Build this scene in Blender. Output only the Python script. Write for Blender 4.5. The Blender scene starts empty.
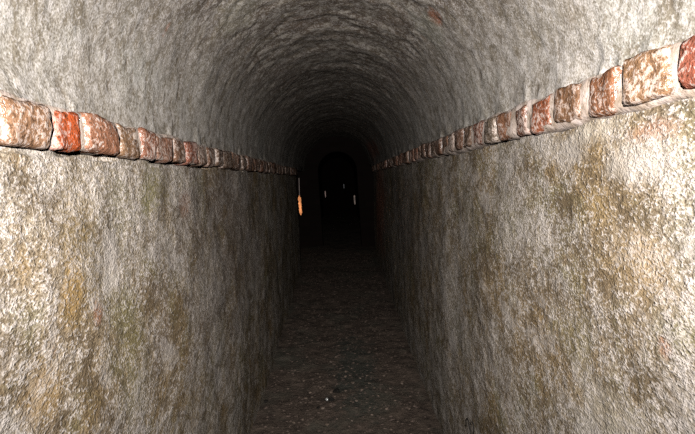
import bpy, bmesh, math, random
import numpy as np
from mathutils import Vector, Matrix

random.seed(7)
S = bpy.context.scene
COL = S.collection

# ------------------------------------------------------------------ frame
F = 500.0                       # focal length in pixels of a 695 px wide picture
CX, CY = 347.5, 217.0
VPX, VPY = 338.0, 180.0         # where the tunnel's axis vanishes
ROLL = math.radians(3.9)
ZC = 1.24                       # the camera's height above the floor under it

d = Vector(((VPX - CX) / F, (CY - VPY) / F, -1.0)).normalized()
up = Vector((-math.sin(ROLL), math.cos(ROLL), 0.0))
up = (up - d * up.dot(d)).normalized()
rt = d.cross(up)                # world +X in camera space
# columns: camera-space images of world X (rt), Y (d), Z (up)
W2C = Matrix((rt, d, up)).transposed()
C2W = W2C.transposed()
CAM = Vector((0, 0, ZC))

def ray(px, py):
    return (C2W @ Vector(((px - CX) / F, (CY - py) / F, -1.0))).normalized()

# ------------------------------------------------------------------ noise
def _hash(ix, iy, iz, seed):
    h = (ix * 374761393 + iy * 668265263 + iz * 2147483647 + seed * 974711) & 0xFFFFFFFF
    h = ((h ^ (h >> 13)) * 1274126177) & 0xFFFFFFFF
    h = ((h ^ (h >> 16)) * 2246822519) & 0xFFFFFFFF
    return ((h ^ (h >> 15)) & 0xFFFFFF) / float(0xFFFFFF)

def vnoise(p, seed=0):
    f = np.floor(p); i = f.astype(np.int64); t = p - f
    t = t * t * t * (t * (t * 6 - 15) + 10)
    out = 0
    for dx in (0, 1):
        wx = t[:, 0] if dx else 1 - t[:, 0]
        for dy in (0, 1):
            wy = t[:, 1] if dy else 1 - t[:, 1]
            for dz in (0, 1):
                wz = t[:, 2] if dz else 1 - t[:, 2]
                out = out + wx * wy * wz * _hash(i[:, 0] + dx, i[:, 1] + dy, i[:, 2] + dz, seed)
    return out * 2 - 1

def fbm(p, scale, octaves, seed=0, gain=0.5):
    p = np.asarray(p, float) * scale
    out = np.zeros(len(p)); a = 1.0
    for k in range(octaves):
        out += a * vnoise(p + 17.3 * k, seed + k); p = p * 2.03; a *= gain
    return out

# ------------------------------------------------------------------ node helpers
class NT:
    def __init__(s, name):
        s.m = bpy.data.materials.new(name); s.m.use_nodes = True
        s.t = s.m.node_tree; s.t.nodes.clear()
        s.out = s.n('ShaderNodeOutputMaterial')
        s.b = s.n('ShaderNodeBsdfPrincipled')
        s.l(s.b.outputs[0], s.out.inputs[0])
    def n(s, t, **kw):
        x = s.t.nodes.new(t)
        for k, v in kw.items(): setattr(x, k, v)
        return x
    def l(s, a, b): s.t.links.new(a, b)
    def pos(s):
        return s.n('ShaderNodeNewGeometry').outputs['Position']
    def mapping(s, vec, scale=(1, 1, 1), loc=(0, 0, 0)):
        m = s.n('ShaderNodeMapping'); s.l(vec, m.inputs[0])
        m.inputs['Scale'].default_value = scale; m.inputs['Location'].default_value = loc
        return m.outputs[0]
    def noise(s, vec, scale, detail=6, rough=.6, dist=0.0, color=False):
        x = s.n('ShaderNodeTexNoise'); s.l(vec, x.inputs['Vector'])
        x.inputs['Scale'].default_value = scale; x.inputs['Detail'].default_value = detail
        x.inputs['Roughness'].default_value = rough; x.inputs['Distortion'].default_value = dist
        return x.outputs['Color' if color else 'Fac']
    def voronoi(s, vec, scale, feature='F1'):
        x = s.n('ShaderNodeTexVoronoi', feature=feature); s.l(vec, x.inputs['Vector'])
        x.inputs['Scale'].default_value = scale
        return x.outputs['Distance']
    def ramp(s, fac, stops):
        r = s.n('ShaderNodeValToRGB'); s.l(fac, r.inputs[0])
        e = r.color_ramp.elements
        while len(e) < len(stops): e.new(0.5)
        for k, (p, c) in enumerate(stops):
            e[k].position = p
            e[k].color = (c, c, c, 1) if isinstance(c, (int, float)) else (*c, 1)
        return r.outputs[0]
    def math(s, op, a, b=None, clamp=False):
        x = s.n('ShaderNodeMath', operation=op, use_clamp=clamp)
        for k, v in enumerate((a, b)):
            if v is None: continue
            if isinstance(v, (int, float)): x.inputs[k].default_value = v
            else: s.l(v, x.inputs[k])
        return x.outputs[0]
    def mix(s, fac, a, b, mode='MIX'):
        x = s.n('ShaderNodeMix', data_type='RGBA', blend_type=mode)
        for k, v in ((0, fac), (6, a), (7, b)):
            if isinstance(v, (int, float)): x.inputs[k].default_value = v
            elif isinstance(v, tuple): x.inputs[k].default_value = (*v, 1)
            else: s.l(v, x.inputs[k])
        return x.outputs[2]
    def blot(s, pos, centre, radius, wob, soft=.6, amp=.8):
        """0..1 mask of a stain with a ragged outline round a point of the wall"""
        v = s.n('ShaderNodeVectorMath', operation='SUBTRACT'); s.l(pos, v.inputs[0]); v.inputs[1].default_value = centre
        q = s.n('ShaderNodeVectorMath', operation='DIVIDE'); s.l(v.outputs[0], q.inputs[0]); q.inputs[1].default_value = radius
        ln = s.n('ShaderNodeVectorMath', operation='LENGTH'); s.l(q.outputs[0], ln.inputs[0])
        dd = s.math('ADD', ln.outputs['Value'], s.math('MULTIPLY', s.math('SUBTRACT', wob, .5), 3.2))
        return s.math('MULTIPLY', s.math('DIVIDE', s.math('SUBTRACT', 1.0, dd), soft, clamp=True), amp)
    def bump(s, h, strength, dist, prev=None):
        x = s.n('ShaderNodeBump'); s.l(h, x.inputs['Height'])
        x.inputs['Strength'].default_value = strength; x.inputs['Distance'].default_value = dist
        if prev is not None: s.l(prev, x.inputs['Normal'])
        return x.outputs[0]
    def finish(s, col, rough, normal=None, spec=.5, dark=None):
        if dark is not None: col = s.mix(1.0, col, dark, 'MULTIPLY')
        for k, v in (('Base Color', col), ('Roughness', rough)):
            if isinstance(v, (int, float)): s.b.inputs[k].default_value = v
            elif isinstance(v, tuple): s.b.inputs[k].default_value = (*v, 1)
            else: s.l(v, s.b.inputs[k])
        if isinstance(spec, (int, float)): s.b.inputs['Specular IOR Level'].default_value = spec
        else: s.l(spec, s.b.inputs['Specular IOR Level'])
        if normal is not None: s.l(normal, s.b.inputs['Normal'])
        return s.m

# ------------------------------------------------------------------ tunnel section
XW = 0.475                      # half width at the brick course
HS = 0.152                      # springing of the vault, above the camera
COURSE_LO, COURSE_HI = 0.081, 0.152
Y_LEFT_END, Y_RIGHT_END = 5.80, 6.70
Y_CROSS = 7.30

def wall_x(side, h):
    t = (COURSE_LO - h) / 1.28
    t = max(t, 0) if not isinstance(t, np.ndarray) else np.maximum(t, 0)
    return -(XW + .030 * t) if side < 0 else XW - .050 * t

def hit(px, py):
    """point of the nominal tunnel surface seen at a pixel"""
    r = ray(px, py)
    best = None
    for side in (-1, 1):
        if r.x * side > 1e-6:
            t = XW / abs(r.x)
            for _ in range(4): t = wall_x(side, r.z * t) / r.x
            if r.z * t <= HS: best = t
    if best is None:
        # x^2 + (h-HS)^2 = XW^2
        a = r.x ** 2 + r.z ** 2; b = -2 * r.z * HS; c = HS ** 2 - XW ** 2
        best = (-b + math.sqrt(b * b - 4 * a * c)) / (2 * a)
    return CAM + r * best

def floor_h(x, y):
    yy = np.minimum(y, 7.0)
    return ZC - 1.227 + .0536 * (yy - 2.415) - .065 * x / .93

def floor_z(p):
    p = np.asarray(p, float)
    q = p.copy(); q[:, 2] = 0
    return floor_h(p[:, 0], p[:, 1]) + .014 * fbm(q, 2.2, 3, 40) + .005 * fbm(q, 14, 3, 50)

def obj_mesh(name, verts, faces, mat, parent=None, smooth=True):
    me = bpy.data.meshes.new(name)
    me.from_pydata([tuple(v) for v in verts], [], faces)
    if smooth: me.polygons.foreach_set('use_smooth', [True] * len(me.polygons))
    me.materials.append(mat)
    o = bpy.data.objects.new(name, me); COL.objects.link(o)
    if parent: o.parent = parent
    return o

def grid_obj(name, P, nu, nv, mat, flip=False):
    """P: (nu*nv,3), u slow"""
    me = bpy.data.meshes.new(name)
    idx = np.arange(nu * nv).reshape(nu, nv)
    a, b, c, e = idx[:-1, :-1], idx[1:, :-1], idx[1:, 1:], idx[:-1, 1:]
    q = np.stack([a, b, c, e] if not flip else [a, e, c, b], -1).reshape(-1, 4)
    me.vertices.add(len(P)); me.vertices.foreach_set('co', P.astype(np.float32).ravel())
    me.loops.add(q.size); me.loops.foreach_set('vertex_index', q.astype(np.int32).ravel())
    me.polygons.add(len(q))
    me.polygons.foreach_set('loop_start', np.arange(0, q.size, 4, dtype=np.int32))
    me.polygons.foreach_set('use_smooth', np.ones(len(q), bool))
    me.update(calc_edges=True); me.validate()
    me.materials.append(mat)
    o = bpy.data.objects.new(name, me); COL.objects.link(o)
    return o

def rows(y_end, k=.0075):
    ys = list(np.linspace(-1.6, .28, 40, endpoint=False)); y = .28
    while y < y_end:
        ys.append(y); y += max(.0045, y * k)
    ys.append(y_end)
    return np.array(ys)

def relief(P):
    """how far the plaster stands out of its nominal plane, in metres"""
    r = .008 * fbm(P, 2.6, 3, 1) + .0022 * fbm(P, 11, 3, 11) + .0012 * fbm(P, 52, 3, 21, .7)
    return r

def vault_relief(P):
    # rougher, scaly lime render round the crown, bulging in rings
    r = .008 * fbm(P * np.array([.9, 1.0, .9]), 2.2, 3, 5) + .0015 * fbm(P * np.array([.9, 1.1, .9]), 14, 4, 15, .6)
    q = fbm(P * np.array([.8, 1.3, .8]), 6.5, 5, 60, .6)
    c = np.clip((P[:, 2] - ZC - .32) / .18, 0, 1)
    r += c * .0022 * np.clip(q * 4, -1, 1)
    return r + .0009 * fbm(P, 52, 3, 25, .7)

# ------------------------------------------------------------------ materials
def V(px, py): return tuple(hit(px, py))

def plaster_lower(name):
    """damp, stained lime plaster of the side walls"""
    s = NT(name); p = s.pos()
    big = s.noise(p, 2.6, 5, .6, .4)
    patch = s.noise(s.mapping(p, loc=(7, 3, 1)), 6.5, 8, .68, .5)
    tone = s.noise(s.mapping(p, (1, .65, 1), (1, 9, 4)), 18, 5, .7, .3)
    fine = s.noise(s.mapping(p, (1, .62, 1)), 220, 2, .6)
    xf = s.noise(s.mapping(p, (1, .62, 1), (3, 3, 3)), 300, 1, .5)
    col = s.ramp(tone, [(.30, (.13, .095, .06)), (.46, (.26, .205, .14)), (.60, (.37, .31, .235)), (.75, (.50, .45, .39))])
    ochre = s.ramp(patch, [(.46, 0), (.58, .75)])
    col = s.mix(ochre, col, (.31, .215, .10))
    olive = s.ramp(s.noise(s.mapping(p, loc=(5, 1, 8)), 5.2, 7, .66, .6), [(.50, 0), (.62, .75)])
    col = s.mix(olive, col, (.20, .18, .085))
    rust = s.ramp(s.noise(s.mapping(p, loc=(2, 4, 8)), 8.5, 6, .6, .3), [(.66, 0), (.76, .6)])
    col = s.mix(rust, col, (.36, .13, .055))
    # greyish lavender bloom of lime towards the top and in drifts
    bloom = s.ramp(big, [(.40, .55), (.56, .0)])
    col = s.mix(bloom, col, (.45, .42, .38))
    # pale flecks, partly wet glints painted into the colour, and dark pits
    mid = s.noise(s.mapping(p, (1, .6, 1), (6, 6, 2)), 95, 3, .65, .3)
    f = s.math('ADD', s.math('MULTIPLY', fine, .5), s.math('MULTIPLY', mid, .5))
    f = s.math('ADD', f, s.math('MULTIPLY', s.math('SUBTRACT', big, .5), -.20))
    f = s.math('ADD', f, s.math('MULTIPLY', s.math('SUBTRACT', tone, .5), .22))
    f = s.math('ADD', f, s.math('MULTIPLY', s.math('SUBTRACT', patch, .5), -.20))
    col = s.mix(s.ramp(f, [(.505, 0), (.55, .85)]), col, (.66, .61, .585))
    col = s.mix(s.ramp(f, [(.38, .8), (.46, 0)]), col, (.125, .09, .055))
    col = s.mix(s.ramp(xf, [(.38, .5), (.48, 0)]), col, (.12, .09, .06))
    keep = s.ramp(f, [(.46, 1), (.60, .35)])
    dirt = s.ramp(s.noise(s.mapping(p, (1, .7, .9), (4, 9, 9)), 12, 6, .72, .6), [(.50, 0), (.62, .85)])
    col = s.mix(s.math('MULTIPLY', dirt, keep), col, (.135, .10, .062))
    lime = s.ramp(s.noise(s.mapping(p, (1, .7, .9), (1, 1, 9)), 10, 6, .72, .6), [(.53, 0), (.63, .5)])
    col = s.mix(lime, col, (.60, .56, .54))
    # stains with a place of their own, two of them also painted fading
    for px, py, rad, c, amp in STAINS_AND_FADE:
        m = s.blot(p, V(px, py), rad, patch, .7, amp * .8)
        col = s.mix(s.math('MULTIPLY', m, keep), col, c)
    h = s.math('ADD', s.math('MULTIPLY', f, 1.0), s.math('MULTIPLY', xf, .25))
    nrm = s.bump(h, 1.0, .0065)
    nrm = s.bump(tone, .5, .008, nrm)
    rg = s.ramp(f, [(.46, .6), (.55, .30)])
    return s.finish(col, rg, nrm, s.ramp(f, [(.46, .3), (.55, .6)]), (.74, .71, .67))

def plaster_vault(name):
    s = NT(name); p = s.pos()
    pst = s.mapping(p, scale=(1.0, .85, 1.0))
    big = s.noise(p, 2.1, 5, .6, .3)
    patch = s.noise(s.mapping(pst, loc=(3, 8, 2)), 6.0, 8, .68, .5)
    tone = s.noise(s.mapping(pst, loc=(1, 2, 9)), 20, 5, .7, .2)
    fine = s.noise(pst, 220, 2, .6)
    xf = s.noise(pst, 300, 1, .5)
    col = s.ramp(tone, [(.30, (.27, .235, .19)), (.48, (.46, .42, .365)), (.70, (.58, .545, .495))])
    col = s.mix(s.ramp(patch, [(.52, 0), (.66, .6)]), col, (.29, .26, .20))
    col = s.mix(s.ramp(big, [(.35, .5), (.5, 0)]), col, (.45, .45, .40))
    # bare, sooty brown patches towards the crown, deepened to paint the tunnel's fading
    sep = s.n('ShaderNodeSeparateXYZ'); s.l(p, sep.inputs[0])
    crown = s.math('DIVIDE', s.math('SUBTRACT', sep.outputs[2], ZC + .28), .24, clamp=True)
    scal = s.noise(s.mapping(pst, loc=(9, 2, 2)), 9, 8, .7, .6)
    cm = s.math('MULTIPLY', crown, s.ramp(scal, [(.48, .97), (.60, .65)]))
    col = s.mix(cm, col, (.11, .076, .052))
    scr = s.ramp(s.noise(s.mapping(pst, (1, 1.3, 1), (2, 7, 5)), 13, 5, .72, .8), [(.53, 0), (.61, .75)])
    col = s.mix(scr, col, (.19, .155, .10))
    flake = s.ramp(s.noise(s.mapping(pst, loc=(8, 8, 1)), 34, 4, .7, .5), [(.51, 0), (.57, .85)])
    col = s.mix(s.math('MULTIPLY', crown, flake), col, (.50, .455, .39))
    # rain-shadow of old seepage pits
    pit = s.ramp(s.voronoi(s.mapping(p, scale=(.6, 1.2, .6)), 26), [(.15, .8), (.32, 0)])
    pit = s.math('MULTIPLY', pit, s.ramp(s.noise(p, 5, 3, .5), [(.47, 0), (.56, 1)]))
    col = s.mix(pit, col, (.16, .125, .085))
    for px, py, rad, c, amp in VAULT_STAINS:
        col = s.mix(s.blot(p, V(px, py), rad, patch, .5, amp), col, c)
    mid = s.noise(s.mapping(pst, loc=(6, 6, 2)), 95, 3, .65, .3)
    f = s.math('ADD', s.math('MULTIPLY', fine, .55), s.math('MULTIPLY', mid, .45))
    f = s.math('ADD', f, s.math('MULTIPLY', s.math('SUBTRACT', tone, .5), .22))
    col = s.mix(s.ramp(f, [(.50, 0), (.58, .5)]), col, (.76, .72, .70))
    col = s.mix(s.ramp(f, [(.39, .7), (.46, 0)]), col, (.17, .14, .105))
    col = s.mix(s.ramp(xf, [(.38, .45), (.48, 0)]), col, (.2, .17, .13))
    h = s.math('ADD', s.math('MULTIPLY', f, 1.0), s.math('MULTIPLY', xf, .25))
    nrm = s.bump(h, .7, .0035)
    nrm = s.bump(s.math('SUBTRACT', tone, s.math('MULTIPLY', pit, .5)), .35, .005, nrm)
    return s.finish(col, s.ramp(patch, [(.35, .5), (.65, .68)]), nrm, .35, (.665, .65, .645))

LAV, OLV, OCH, RST, BRN = (.46, .43, .40), (.20, .175, .075), (.36, .23, .085), (.40, .13, .05), (.11, .085, .055)
STAINS_AND_FADE = [  # pixel, radii (m), colour, strength
    (158, 190, (.2, .14, .08), OLV, .85), (150, 200, (.2, .07, .05), (.27, .25, .12), .8),
    (80, 240, (.2, .10, .16), (.30, .22, .10), .5), (130, 340, (.2, .10, .16), OLV, .6),
    (95, 318, (.2, .03, .03), RST, .7), (66, 300, (.2, .05, .06), OCH, .8), (186, 205, (.2, .06, .05), RST, .45),
    (20, 270, (.2, .03, .05), OCH, .6), (15, 160, (.2, .04, .02), (.40, .28, .15), .5),
    (40, 395, (.2, .05, .05), OCH, .6), (235, 230, (.25, .9, .5), (.125, .095, .085), .75), (405, 215, (.25, 1.2, .42), (.16, .13, .11), .6), (380, 190, (.25, .75, .6), (.52, .20, .13), .95), (379, 225, (.25, .75, .5), (.52, .20, .13), .9), (40, 145, (.2, .12, .03), LAV, .8),  # broad dark brown ones: purple-brown tone, deepened to paint the far fading
    (600, 205, (.2, .07, .045), (.34, .24, .11), .85), (640, 255, (.2, .08, .05), (.36, .26, .15), .7),
    (660, 280, (.2, .09, .06), (.34, .24, .13), .6), (625, 195, (.2, .05, .03), BRN, .5),
    (530, 260, (.2, .10, .06), BRN, .5), (505, 215, (.2, .16, .10), (.17, .145, .085), .5),
    (570, 340, (.2, .12, .08), OLV, .5), (690, 340, (.2, .04, .03), OLV, .8), (668, 345, (.2, .02, .02), RST, .8),
    (655, 132, (.2, .07, .02), (.40, .20, .14), .6), (640, 160, (.2, .12, .04), (.56, .52, .48), .8),
    (600, 130, (.2, .10, .03), (.55, .50, .43), .8), (610, 420, (.2, .14, .10), (.50, .46, .39), .8),
    (470, 210, (.2, .18, .10), OLV, .4), (560, 150, (.2, .2, .05), LAV, .6),
]
VAULT_STAINS = [
    (436, 17, (.05, .045, .03), (.33, .12, .055), .95), (373, 150, (.15, .8, .15), (.48, .18, .12), .9),
    (168, 28, (.03, .02, .03), (.55, .22, .12), .6), (235, 20, (.09, .12, .09), (.36, .34, .26), .5),
    (395, 75, (.1, .3, .1), (.16, .12, .095), .5), (285, 75, (.1, .3, .1), (.17, .13, .10), .5),
    (430, 30, (.10, .10, .08), (.36, .36, .29), .5), (575, 10, (.1, .06, .05), (.33, .28, .22), .6),
    (300, 25, (.12, .12, .05), (.15, .105, .075), .7), (395, 20, (.12, .12, .05), (.15, .105, .075), .6),
]

M_LOW = plaster_lower('stained_plaster')
M_VAULT = plaster_vault('vault_plaster')

def mat_brick():
    s = NT('old_brick'); p = s.pos()
    oi = s.n('ShaderNodeObjectInfo')
    base = oi.outputs['Color']
    rnd = oi.outputs['Random']
    n1 = s.noise(p, 45, 4, .7, .4); n2 = s.noise(p, 110, 3, .7, .3); n3 = s.noise(s.mapping(p, loc=(4, 4, 4)), 14, 5, .6, .5)
    col = s.mix(s.ramp(n1, [(.35, .75), (.6, 0)]), base, s.mix(.5, base, (.10, .06, .035)))
    lime = s.ramp(s.math('ADD', s.math('MULTIPLY', n2, .65), s.math('MULTIPLY', n3, .35)), [(.50, 0), (.555, .85)])
    lime = s.math('MULTIPLY', lime, oi.outputs['Alpha'])
    col = s.mix(lime, col, (.80, .70, .65))
    col = s.mix(s.ramp(n2, [(.34, .8), (.44, 0)]), col, (.10, .06, .04))
    nrm = s.bump(n2, .7, .004); nrm = s.bump(n1, .7, .008, nrm)
    return s.finish(col, s.ramp(n3, [(.35, .22), (.65, .42)]), nrm, .7, (.58, .545, .515))
M_BRICK = mat_brick()

def mat_mortar():
    s = NT('lime_mortar'); p = s.pos()
    n1 = s.noise(p, 26, 6, .7, .4); n2 = s.noise(p, 110, 3, .7)
    col = s.ramp(n1, [(.32, (.36, .27, .19)), (.5, (.62, .51, .44)), (.66, (.84, .72, .67))])
    col = s.mix(s.ramp(n2, [(.3, .8), (.46, 0)]), col, (.14, .10, .07))
    return s.finish(col, .5, s.bump(n2, .5, .004), .5, (.68, .66, .64))
M_MORTAR = mat_mortar()

def mat_floor():
    s = NT('damp_earth'); p = s.pos()
    n0 = s.noise(p, 3.0, 5, .6, .4); n1 = s.noise(p, 14, 7, .68, .3); n2 = s.noise(p, 60, 6, .7); n3 = s.noise(p, 170, 4, .6)
    col = s.ramp(n1, [(.32, (.056, .041, .032)), (.55, (.108, .079, .060)), (.75, (.155, .118, .088))])
    col = s.mix(s.ramp(n0, [(.50, 0), (.66, .7)]), col, (.085, .082, .062))
    col = s.mix(s.blot(p, (.02, 3.1, float(floor_h(0, 3.1))), (.17, .62, .3), n1, .6, .75), col, (.060, .064, .052))
    col = s.mix(s.ramp(n2, [(.64, 0), (.74, .6)]), col, (.24, .18, .14))
    col = s.mix(s.ramp(n2, [(.28, .85), (.38, 0)]), col, (.016, .012, .010))
    col = s.mix(s.ramp(n3, [(.68, 0), (.76, .5)]), col, (.2, .15, .12))
    nrm = s.bump(n2, 1.0, .014); nrm = s.bump(n1, .7, .025, nrm)
    return s.finish(col, s.ramp(n1, [(.35, .75), (.7, .9)]), nrm, .25)
M_FLOOR = mat_floor()

def mat_stone(name, c0, c1, rough=.5, spec=.5):
    s = NT(name); p = s.pos(); n = s.noise(p, 55, 6, .7)
    return s.finish(s.ramp(n, [(.35, c0), (.65, c1)]), rough, s.bump(n, .7, .006), spec)
M_PALE = mat_stone('pale_stone', (.09, .066, .05), (.26, .195, .15))
M_DARK = mat_stone('dark_clod', (.008, .007, .006), (.02, .016, .013), .8, .2)
M_WET = mat_stone('wet_stone', (.30, .30, .29), (.62, .61, .58), .12, .9)
M_GRIT = mat_stone('grit', (.05, .035, .029), (.19, .135, .105), .7)

def mat_rough_brickwork(name, tint):
    s = NT(name); p = s.pos()
    b = s.n('ShaderNodeTexBrick')
    sep = s.n('ShaderNodeSeparateXYZ'); s.l(p, sep.inputs[0])
    cmb = s.n('ShaderNodeCombineXYZ')
    s.l(s.math('ADD', sep.outputs[0], sep.outputs[1]), cmb.inputs[0]); s.l(sep.outputs[2], cmb.inputs[1])
    s.l(cmb.outputs[0], b.inputs['Vector'])
    b.inputs['Scale'].default_value = 1.0; b.inputs['Brick Width'].default_value = .24
    b.inputs['Row Height'].default_value = .075; b.inputs['Mortar Size'].default_value = .006
    n = s.noise(p, 12, 6, .65)
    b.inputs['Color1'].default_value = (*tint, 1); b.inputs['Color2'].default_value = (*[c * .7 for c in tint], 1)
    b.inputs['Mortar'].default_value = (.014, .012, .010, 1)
    col = s.mix(s.ramp(n, [(.35, .6), (.6, 0)]), b.outputs['Color'], (.012, .009, .007))
    return s.finish(col, .95, s.bump(s.math('SUBTRACT', n, b.outputs['Fac']), .6, .015), .08)
M_BRICKWORK = mat_rough_brickwork('unlit_dark_brickwork', (.016, .010, .009))  # brick kept near black: the dark of the unlit end in its colour

def mat_glow(name, c, strength, seed):
    s = NT(name); p = s.pos()
    n = s.noise(s.mapping(p, loc=(seed, 0, 0)), 22, 4, .6)
    col = s.ramp(n, [(.35, tuple(x * .45 for x in c)), (.6, c)])
    s.finish((.02, .02, .02), .5)
    s.l(col, s.b.inputs['Emission Color']); s.b.inputs['Emission Strength'].default_value = strength
    return s.m

# ------------------------------------------------------------------ the setting
def structure(o):
    o['kind'] = 'structure'; return o

def make_wall(name, side, y_end):
    ys = rows(y_end)
    hs = np.concatenate([np.linspace(-1.40, .05, 275), np.arange(.0525, .094, .0025), np.linspace(.096, HS, 12)])
    Y, H = np.meshgrid(ys, hs, indexing='ij')
    X = wall_x(side, H)
    P = np.stack([X, Y, H + ZC], -1).reshape(-1, 3)
    r = relief(P)
    # the render has shrunk away under the bricks
    g = fbm(P * np.array([0, 1, 0]), 5, 3, 90 + side)
    lo = .072 + .004 * fbm(P * np.array([0, 1, 0]), 25, 2, 95)
    hh = P[:, 2] - ZC
    r -= .022 * np.clip(g * 2 + (.9 if side < 0 else .3), 0, 1) * np.clip((hh - lo) / .0025, 0, 1) * np.clip((.104 - hh) / .01, 0, 1)
    P[:, 0] -= side * r
    # the wall's end turns the corner into the side passage
    n = len(ys); P = P.reshape(n, len(hs), 3)
    tail = []
    for k, dx in enumerate((.012, .05, .2, .6, 1.6)):
        e = P[-1].copy(); e[:, 0] += side * dx; e[:, 1] += (.006, .01, .01, .0, .0)[k]
        tail.append(e[None])
    P = np.concatenate([P] + tail)
    return structure(grid_obj(name, P.reshape(-1, 3), P.shape[0], P.shape[1], M_LOW, flip=side > 0))
make_wall('wall_left', -1, Y_LEFT_END)
make_wall('wall_right', 1, Y_RIGHT_END)

def make_vault():
    ys = rows(7.32); an = np.linspace(0, math.pi, 300)
    Y, A = np.meshgrid(ys, an, indexing='ij')
    P0 = np.stack([XW * np.cos(A), Y, ZC + HS + XW * np.sin(A)], -1).reshape(-1, 3)
    r = vault_relief(P0).reshape(Y.shape)
    blend = np.clip(np.minimum(A, math.pi - A) / .12, 0, 1)
    r0 = relief(P0).reshape(Y.shape)
    rr = r0 * (1 - blend) + r * blend
    lip = np.clip(1 - np.minimum(A, math.pi - A) / .14, 0, 1)
    rr += lip * .012 * np.clip(.1 + fbm(P0, 12, 3, 77).reshape(Y.shape), 0, 1)
    R = XW - rr
    P = np.stack([R * np.cos(A), Y, ZC + HS + R * np.sin(A)], -1).reshape(-1, 3)
    return structure(grid_obj('ceiling', P, len(ys), len(an), M_VAULT, flip=False))
make_vault()

def make_floor():
    ys = np.concatenate([np.linspace(-1.6, 1.4, 60, endpoint=False), np.linspace(1.4, 4.5, 420, endpoint=False), np.linspace(4.5, 14.2, 240)])
    xs = np.linspace(-.56, .56, 150)
    xs = np.concatenate([[-2.3, -1.2], xs, [1.2, 2.3]])
    Y, X = np.meshgrid(ys, xs, indexing='ij')
    P = np.stack([X, Y, 0 * X], -1).reshape(-1, 3)
    P[:, 2] = floor_z(np.stack([np.clip(P[:, 0], -.6, .6), P[:, 1], P[:, 2]], -1))
    return structure(grid_obj('floor', P, len(ys), len(xs), M_FLOOR, flip=True))
FLOOR = make_floor()

# cross wall with an arched doorway, side passages and the tunnel beyond it
def arch_outline(hw, spring, base, n=16, xc=0.0):
    pts = [(xc - hw, base)]
    for k in range(n + 1):
        a = math.pi - math.pi * k / n
        pts.append((xc + hw * math.cos(a), spring + hw * math.sin(a)))
    pts.append((xc + hw, base))
    return pts

def make_cross_wall():
    inner = arch_outline(.285, ZC + .13, 0.0)
    n = len(inner)
    outer = []
    for k, (x, z) in enumerate(inner):
        if k == 0: outer.append((-2.3, 0.0))
        elif k == n - 1: outer.append((2.3, 0.0))
        else:
            t = (k - 1) / (n - 3)
            outer.append((-2.3 + 4.6 * t, 2.25))
    v, f = [], []
    for y in (Y_CROSS, Y_CROSS + .28):
        v += [(x, y, z) for x, z in inner] + [(x, y, z) for x, z in outer]
    for k in range(n - 1):
        f.append((k, k + 1, n + k + 1, n + k))
        f.append((2 * n + k, 3 * n + k, 3 * n + k + 1, 2 * n + k + 1))
        f.append((k, 2 * n + k, 2 * n + k + 1, k + 1))
        f.append((n + k, n + k + 1, 3 * n + k + 1, 3 * n + k))
    o = obj_mesh('wall_cross', v, f, M_BRICKWORK, smooth=False)
    return structure(o)
make_cross_wall()

def slab(name, x0, x1, y0, y1, z0, z1, mat):
    v = [(x, y, z) for x in (x0, x1) for y in (y0, y1) for z in (z0, z1)]
    f = [(0, 1, 3, 2), (4, 6, 7, 5), (0, 4, 5, 1), (2, 3, 7, 6), (0, 2, 6, 4), (1, 5, 7, 3)]
    return structure(obj_mesh(name, v, f, mat, smooth=False))
# ends and lids of the two short side passages
slab('wall_passage_left', -2.4, -2.3, Y_LEFT_END - .3, Y_CROSS + .3, 0, 2.3, M_BRICKWORK)
slab('wall_passage_right', 2.3, 2.4, Y_RIGHT_END - .3, Y_CROSS + .3, 0, 2.3, M_BRICKWORK)
slab('ceiling_passage_left', -2.4, -.475, Y_LEFT_END - .2, Y_CROSS + .05, ZC + .16, ZC + .30, M_BRICKWORK)
slab('ceiling_passage_right', .475, 2.4, Y_RIGHT_END - .2, Y_CROSS + .05, ZC + .16, ZC + .30, M_BRICKWORK)

def make_far_tunnel():
    ys = np.linspace(Y_CROSS + .27, 14.0, 90)
    prof = arch_outline(.46, ZC + HS, 0.0, 40)
    pr = np.array(prof)
    P = np.zeros((len(ys), len(pr), 3))
    P[:, :, 0] = pr[None, :, 0]; P[:, :, 2] = pr[None, :, 1]; P[:, :, 1] = ys[:, None]
    P = P.reshape(-1, 3)
    P[:, 0] *= 1 - .03 * fbm(P, 4, 3, 70)
    return structure(grid_obj('wall_far_tunnel', P, len(ys), len(pr), M_BRICKWORK, flip=True))
make_far_tunnel()
slab('wall_end', -.7, .7, 14.0, 14.3, 0, 2.1, M_BRICKWORK)

# ------------------------------------------------------------------ brick courses
def zpix(x):
    """distance along the tunnel of the point of a brick face seen at column x"""
    r = ray(x, VPY - (VPX - x) * .1785 if x < VPX else VPY - (x - VPX) * .3235)
    return r.y * .45 / abs(r.x)
LEFT_J = [.30, .425, .54] + [zpix(x) for x in (3, 55, 87, 120.5, 143, 157, 175, 187, 199, 209, 217, 224, 233)]
RIGHT_J = [.30, .43, .555] + [zpix(x) for x in (672, 620, 582, 550, 527, 511, 496, 483, 471)]
LEFT_C = {  # brick beginning at joint -> colour, lime
    3: ((.38, .22, .13), .75), 55: ((.56, .115, .035), .6), 87: ((.44, .21, .13), 1.0), 120.5: ((.36, .22, .13), .8),
    143: ((.38, .17, .11), .9), 157: ((.36, .19, .13), .6), 175: ((.26, .15, .10), .8), 187: ((.38, .14, .09), .6), 199: ((.30, .18, .12), .6)}
RIGHT_C = {  # brick whose far end is the joint
    672: ((.46, .15, .10), 1.0), 620: ((.36, .215, .12), .75), 582: ((.33, .15, .08), .75), 550: ((.27, .15, .085), .6),
    527: ((.42, .14, .07), .8), 511: ((.26, .12, .075), .7), 496: ((.30, .15, .09), .6), 483: ((.25, .20, .15), .9), 471: ((.34, .15, .10), .7)}
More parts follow.
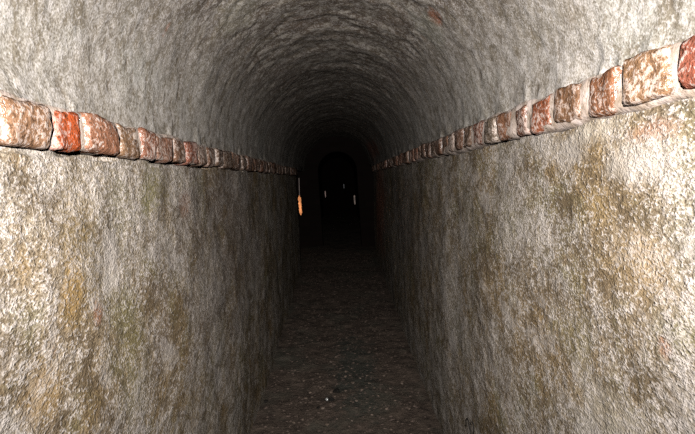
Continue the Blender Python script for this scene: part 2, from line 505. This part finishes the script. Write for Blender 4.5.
BROWNS = [((.20, .115, .08), .5), ((.26, .15, .10), .6), ((.16, .095, .07), .4), ((.30, .14, .09), .5), ((.22, .15, .11), .7)]

def brick_mesh(seed, ly, gap):
    """one header brick: x = out of the wall (0 back .. depth), y along, z up, corners worn round"""
    nx, ny, nz = 5, 9, 8
    dx, dy, dz = .095, ly - gap, COURSE_HI - COURSE_LO
    bm = bmesh.new()
    bmesh.ops.create_cube(bm, size=1.0)
    bmesh.ops.subdivide_edges(bm, edges=bm.edges[:], cuts=7, use_grid_fill=True)
    v = np.array([x.co[:] for x in bm.verts])
    # rounded box
    half = np.array([dx, dy, dz]) / 2; rad = .012
    q = v * 2 * half
    core = np.clip(q, -(half - rad), half - rad)
    dlt = q - core; ln = np.linalg.norm(dlt, axis=1)
    on = ln > 1e-9
    q[on] = core[on] + dlt[on] / ln[on][:, None] * rad
    off = np.array([seed * 1.7, seed * .37, seed * 2.1])
    n = fbm(q + off, 16, 3, seed)[:, None]; n2 = fbm(q + off, 60, 3, seed + 5)[:, None]
    q = q + q / np.maximum(np.linalg.norm(q, axis=1)[:, None], 1e-6) * (n * .0062 + n2 * .0026)
    for x, c in zip(bm.verts, q): x.co = c
    me = bpy.data.meshes.new('brick'); bm.to_mesh(me); bm.free()
    me.polygons.foreach_set('use_smooth', [True] * len(me.polygons))
    me.materials.append(M_BRICK)
    return me

def tone_words(c):
    r, g, b = c
    if r > .55: return 'vivid orange-red brick'
    if .355 < r < .385 and g > .2: return 'pale ochre brick crusted with lime'
    if r > .40: return 'pinkish red brick flecked with lime'
    return None

def make_course(side, joints, colours, y_end, label):
    root = bpy.data.objects.new('brick_course', None); COL.objects.link(root)
    root.location = (side * XW, 0, ZC + COURSE_LO)
    root['label'] = label; root['category'] = 'brick course'
    js = list(joints)
    while js[-1] < y_end - .10: js.append(js[-1] + random.uniform(.105, .135))
    js = sorted(js)
    js = [j for j in js if j <= y_end]
    inv = root.location.copy()
    for k in range(len(js) - 1):
        y0, y1 = js[k], js[k + 1]
        key = None
        for px in colours:
            if side < 0 and abs(zpix(px) - y0) < .004 or side > 0 and abs(zpix(px) - y1) < .004: key = px
        c, lime = colours[key] if key is not None else random.choice(BROWNS)
        me = brick_mesh(k + (100 if side > 0 else 0), y1 - y0, random.uniform(.008, .014) if side < 0 else random.uniform(.016, .030))
        b = bpy.data.objects.new('brick', me); COL.objects.link(b); b.parent = root
        proj = random.uniform(.021, .030)
        jz = random.uniform(-.003, .003)
        b.location = Vector((side * (XW - proj + .0475), (y0 + y1) / 2, ZC + (COURSE_LO + COURSE_HI) / 2 + jz)) - inv
        b.rotation_euler = (random.uniform(-.04, .04), random.uniform(-.05, .05), random.uniform(-.05, .05))
        b.color = (*c, lime)
        t = tone_words(c)
        if t: b['label'] = t
    # mortar bed: the joints between the bricks and a ragged fillet under them
    ys = np.arange(js[0] - .02, y_end, .005)
    if side < 0: prof = [(-.03, .006), (.014, .006), (.0175, .014), (.0185, .035), (.017, .060), (.014, .072), (-.03, .080)]
    else: prof = [(-.03, -.007), (.0, -.006), (.010, -.001), (.020, .008), (.0195, .035), (.017, .060), (.014, .072), (-.03, .080)]
    P = np.zeros((len(ys), len(prof), 3))
    for j, (o, h) in enumerate(prof):
        P[:, j, 0] = side * (XW - o); P[:, j, 1] = ys; P[:, j, 2] = ZC + COURSE_LO + h
    Q = P.reshape(-1, 3)
    Q[:, 0] -= side * .0028 * fbm(Q, 24, 2, 33 + side)
    Q[:, 2] += .005 * fbm(Q * np.array([0, 1, 0]), 9, 2, 37 + side)
    Q = Q - np.array(inv)[None]
    o = grid_obj('mortar', Q, len(ys), len(prof), M_MORTAR, flip=side > 0)
    o.parent = root
    o['label'] = 'pale lime mortar in the joints'
    return root
make_course(-1, LEFT_J, LEFT_C, Y_LEFT_END - .03, 'projecting course of worn bricks on the left wall, with the vivid orange-red brick')
make_course(1, RIGHT_J, RIGHT_C, Y_RIGHT_END - .1, 'projecting course of worn bricks on the right wall, pale mortar smeared between wide joints')

# ------------------------------------------------------------------ light on far wall edges, painted as glowing strips
def streak(px, y0, y1, wpx, Y, glow, frame_name, label, wobble=.25, neck=None):
    """light on a wall edge at depth Y, painted as a glowing upright strip; rows of pixels y0..y1; ragged rim round the pane"""
    top = ray(px, y0); bot = ray(px, y1)
    pt = top * (Y / top.y); pb = bot * (Y / bot.y)
    w = wpx / F * Y / 2
    xm = (pt.x + pb.x) / 2; zt, zb = pt.z + ZC, pb.z + ZC
    root = bpy.data.objects.new('light_streak', None); COL.objects.link(root)
    root.location = (xm, Y, zb); root['label'] = label; root['category'] = 'light slit'
    n = 18; L, R = [], []
    for k in range(n + 1):
        t = k / n
        e = w * (1 if .06 < t < .94 else .45)
        L.append((-e * (1 + wobble * random.uniform(-1, 1)), t * (zt - zb)))
        R.append((e * (1 + wobble * random.uniform(-1, 1)), t * (zt - zb)))
    n = len(L) - 1
    v = [(x, -.012, z) for x, z in L] + [(x, -.012, z) for x, z in R] + [(x, -.002, z) for x, z in L] + [(x, -.002, z) for x, z in R]
    m = n + 1
    f = [(k, k + 1, m + k + 1, m + k) for k in range(n)]
    f = [(a, dd, c, b) for a, b, c, dd in f]
    obj_mesh('glow_face', v[:2 * m], f, glow, root, False)
    # rim round the glowing strip
    jv, jf = [], []
    for sgn, E in ((-1, L), (1, R)):
        b0 = len(jv)
        for x, z in E:
            jv += [(x, -.03, z), (x + sgn * .02, -.03, z), (x + sgn * .02, .05, z), (x, .05, z)]
        for k in range(len(E) - 1):
            for q in range(4):
                a = b0 + 4 * k + q; b = b0 + 4 * k + (q + 1) % 4
                jf.append((a, b, b + 4, a + 4))
    obj_mesh('rim', jv, jf, M_BRICKWORK, root, False)
    if neck:
        tn = ray(px - 1.2, neck); zn = (tn * (Y / tn.y)).z + ZC; sh = (tn * (Y / tn.y)).x - xm
        cw = w * .2; c0 = zt - zb - .01; c1 = zn - zb
        cv = [(-cw, -.012, c0), (cw, -.012, c0), (sh + cw, -.012, c1), (sh - cw, -.012, c1), (-cw, -.002, c0), (cw, -.002, c0), (sh + cw, -.002, c1), (sh - cw, -.002, c1)]
        k = obj_mesh('trace', cv, [(0, 1, 2, 3), (5, 4, 7, 6), (0, 4, 5, 1), (2, 6, 7, 3), (1, 5, 6, 2), (4, 0, 3, 7)], mat_glow('trace_glow', (.20, .15, .13), .55, 9), root, False)  # dim light on the corner edge, painted as a faint glowing line
        k['label'] = 'thin dim crack of painted light running up from the glowing slit'
    return root
streak(300.2, 195.5, 215, 2.8, Y_CROSS - .02, mat_glow('amber_glow', (1.0, .36, .12), 1.0, 1), '', 'glowing orange slit of light painted on the dark cross wall at the end of the left wall', .25, 178)
streak(325.4, 191, 197.5, .9, 13.98, mat_glow('faint_glow', (.72, .50, .44), .24, 2), '', 'faint pinkish slit of light painted on the dark end wall, nearest to the orange slit')
streak(343.9, 184, 188.5, .7, 13.98, mat_glow('dim_glow', (.42, .42, .44), .16, 3), '', 'tiny dim grey slit of light painted on the dark end wall, highest of its three')
streak(354.6, 195, 204.5, 1.4, 13.98, mat_glow('pale_glow', (.66, .50, .42), .22, 4), '', 'faint tall beige slit of light painted on the dark end wall, tallest of its three')

# ------------------------------------------------------------------ rubble on the floor
def floor_pt(px, py):
    r = ray(px, py); t = 2.0
    for _ in range(12):
        p = CAM + r * t
        z = floor_z(np.array([[p.x, p.y, p.z]]))[0]
        t = (z - ZC) / r.z
    p = CAM + r * t
    return p

def stone_mesh(name, seed, mat, angular=.5):
    bm = bmesh.new(); bmesh.ops.create_icosphere(bm, subdivisions=2, radius=1.0)
    v = np.array([x.co[:] for x in bm.verts])
    n = fbm(v + seed * 3.1, 1.1, 3, seed)
    rr = np.random.RandomState(seed)
    for _ in range(7):      # break flat faces off it
        dv = rr.normal(size=3); dv /= np.linalg.norm(dv)
        lim = rr.uniform(.5, .8)
        s = v @ dv; over = np.maximum(s - lim, 0)
        v = v - over[:, None] * dv[None] * .9
    v = v * (1 + .25 * n[:, None])
    for x, c in zip(bm.verts, v): x.co = c
    me = bpy.data.meshes.new(name); bm.to_mesh(me); bm.free()
    me.materials.append(mat)
    return me

def stone(name, px, py, size, flat, mat, seed, label, cat, group=None):
    p = floor_pt(px, py)
    o = bpy.data.objects.new(name, stone_mesh(name, seed, mat)); COL.objects.link(o)
    o.scale = (size, size * random.uniform(.7, 1.0), size * flat)
    o.rotation_euler = (0, 0, random.uniform(0, 6.28))
    o.location = (p.x, p.y, p.z + size * flat * .45)
    o['label'] = label; o['category'] = cat
    if group: o['group'] = group
    return o
stone('stone', 336.5, 392, .027, .7, M_DARK, 1, 'black lump among the pale chips in the middle of the floor', 'stone')
stone('stone', 331.5, 400.5, .020, .5, M_DARK, 2, 'small black lump touching the glistening wet stone', 'stone')
stone('stone', 326.8, 400, .013, .8, M_WET, 3, 'glistening grey-white wet stone beside black lumps on the floor', 'stone')
stone('stone', 318.5, 408, .012, .5, M_DARK, 4, 'flat black clod on the floor below the glistening wet stone', 'stone')
stone('stone', 322.5, 408.5, .012, .6, M_PALE, 5, 'pale stone next to the flat black clod', 'stone')
stone('stone', 411, 339, .030, .6, M_PALE, 6, 'lone pale stone on the floor close to the right wall', 'stone')
stone('stone', 266, 402, .017, .5, M_DARK, 7, 'black clod on the floor close to the left wall', 'stone')
chips = [(331, 392.5), (334.5, 396.5), (342.5, 395), (345.5, 391), (351, 401.5), (356.5, 401), (370, 407.5), (369.5, 383.5),
         (323.5, 387), (320.5, 388), (324, 386.5), (306, 398.5), (301, 403), (312, 397.5), (310, 393), (341, 408), (367, 376), (360, 378.5),
         (353, 383), (345, 377), (334, 376), (320, 377), (372, 415), (378, 396), (386, 409), (395, 401), (294, 423), (303, 420),
         (327, 425), (352, 421), (398, 422), (362, 390), (304, 381), (336, 357.5), (331, 362), (318, 374), (384, 376), (374, 388),
         (350, 376), (346, 372), (295, 371), (288, 389), (391, 430), (409, 409), (402, 384)]
for k, (px, py) in enumerate(chips):
    stone('stone_chip', px, py, random.uniform(.007, .0125), random.uniform(.35, .6), M_PALE, 20 + k,
          'small pale stone chip lying loose on the dark earth floor', 'stone chip', 'pale stone chips on the earth floor')

def make_grit():
    rr = np.random.RandomState(5); verts, faces = [], []
    base = [Vector(c) for c in ((1, 0, 0), (-1, 0, 0), (0, 1, 0), (0, -1, 0), (0, 0, 1), (0, 0, -1))]
    tri = [(0, 2, 4), (2, 1, 4), (1, 3, 4), (3, 0, 4), (2, 0, 5), (1, 2, 5), (3, 1, 5), (0, 3, 5)]
    N = 5200
    y = 1.5 + 5.2 * rr.rand(N) ** 1.5
    x = rr.uniform(-.47, .385, N)
    z = floor_z(np.stack([x, y, 0 * x], -1))
    s = .0022 + .0065 * rr.rand(N) ** 3.2
    for k in range(N):
        b = len(verts); j = 1 + .5 * (rr.rand(6, 3) - .5)
        for q, c in enumerate(base):
            verts.append((x[k] + c.x * s[k] * j[q, 0] * 1.3, y[k] + c.y * s[k] * j[q, 1], z[k] + .2 * s[k] + c.z * s[k] * .6 * j[q, 2]))
        faces += [(a + b, c + b, e + b) for a, c, e in tri]
    o = obj_mesh('gravel', verts, faces, M_GRIT, smooth=False)
    o['kind'] = 'stuff'; o['label'] = 'fine brown gravel strewn over the dark earth floor'; o['category'] = 'gravel'
make_grit()

# scratched letters low on the right wall
def make_scratch():
    strokes = [[(466.3, 424.5), (466.0, 420), (467.2, 418.2), (468.4, 419.5)], [(465.5, 426), (466.3, 424.5)], [(468.4, 420.5), (469.0, 425), (470.2, 431), (470.4, 434)],
               [(472.2, 421.5), (473.4, 424.5), (473.8, 430), (473.2, 434.5)], [(470.4, 422.5), (471.2, 425)]]
    cu = bpy.data.curves.new('scratched_mark', 'CURVE'); cu.dimensions = '3D'
    cu.bevel_depth = .0028; cu.bevel_resolution = 1
    for st in strokes:
        sp = cu.splines.new('POLY'); sp.points.add(len(st) - 1)
        for q, (px, py) in zip(sp.points, st):
            p = hit(px, py)
            r = relief(np.array([[p.x, p.y, p.z]]))[0]
            q.co = (p.x - r - .0012, p.y, p.z, 1)
    me_o = bpy.data.objects.new('tmp', cu); COL.objects.link(me_o)
    dg = bpy.context.evaluated_depsgraph_get()
    me = bpy.data.meshes.new_from_object(me_o.evaluated_get(dg))
    bpy.data.objects.remove(me_o)
    me.materials.clear(); me.materials.append(M_DARK)
    o = bpy.data.objects.new('scratched_mark', me); COL.objects.link(o)
    o['label'] = 'dark scratched letter-like mark low on the right wall'; o['category'] = 'mark'
make_scratch()

# ------------------------------------------------------------------ camera, flash, world
cam = bpy.data.cameras.new('camera'); cam.sensor_width = 36; cam.lens = 36 * F / 695.0
cam.clip_start = .02; cam.clip_end = 100
co = bpy.data.objects.new('camera', cam); COL.objects.link(co)
co.matrix_world = Matrix.Translation(CAM) @ C2W.to_4x4()
S.camera = co

fl = bpy.data.lights.new('flash', 'SPOT'); fl.energy = 290; fl.spot_size = math.radians(106); fl.spot_blend = 1.0
fl.shadow_soft_size = .012; fl.color = (1.0, .975, .95)
fo = bpy.data.objects.new('flash', fl); COL.objects.link(fo)
fo.matrix_world = Matrix.Translation(CAM + C2W @ Vector((-.008, .092, .03))) @ C2W.to_4x4()

w = bpy.data.worlds.new('world'); S.world = w; w.use_nodes = True
w.node_tree.nodes['Background'].inputs[0].default_value = (0, 0, 0, 1)
w.node_tree.nodes['Background'].inputs[1].default_value = 0
S.cycles.use_denoising = False
S.cycles.caustics_reflective = False
S.cycles.caustics_refractive = False
S.cycles.sample_clamp_indirect = .5
S.cycles.diffuse_bounces = 0
S.cycles.glossy_bounces = 0
S.view_settings.view_transform = 'Standard'; S.view_settings.look = 'None'
S.view_settings.exposure = 0; S.view_settings.gamma = 1; S.view_settings.use_curve_mapping = False
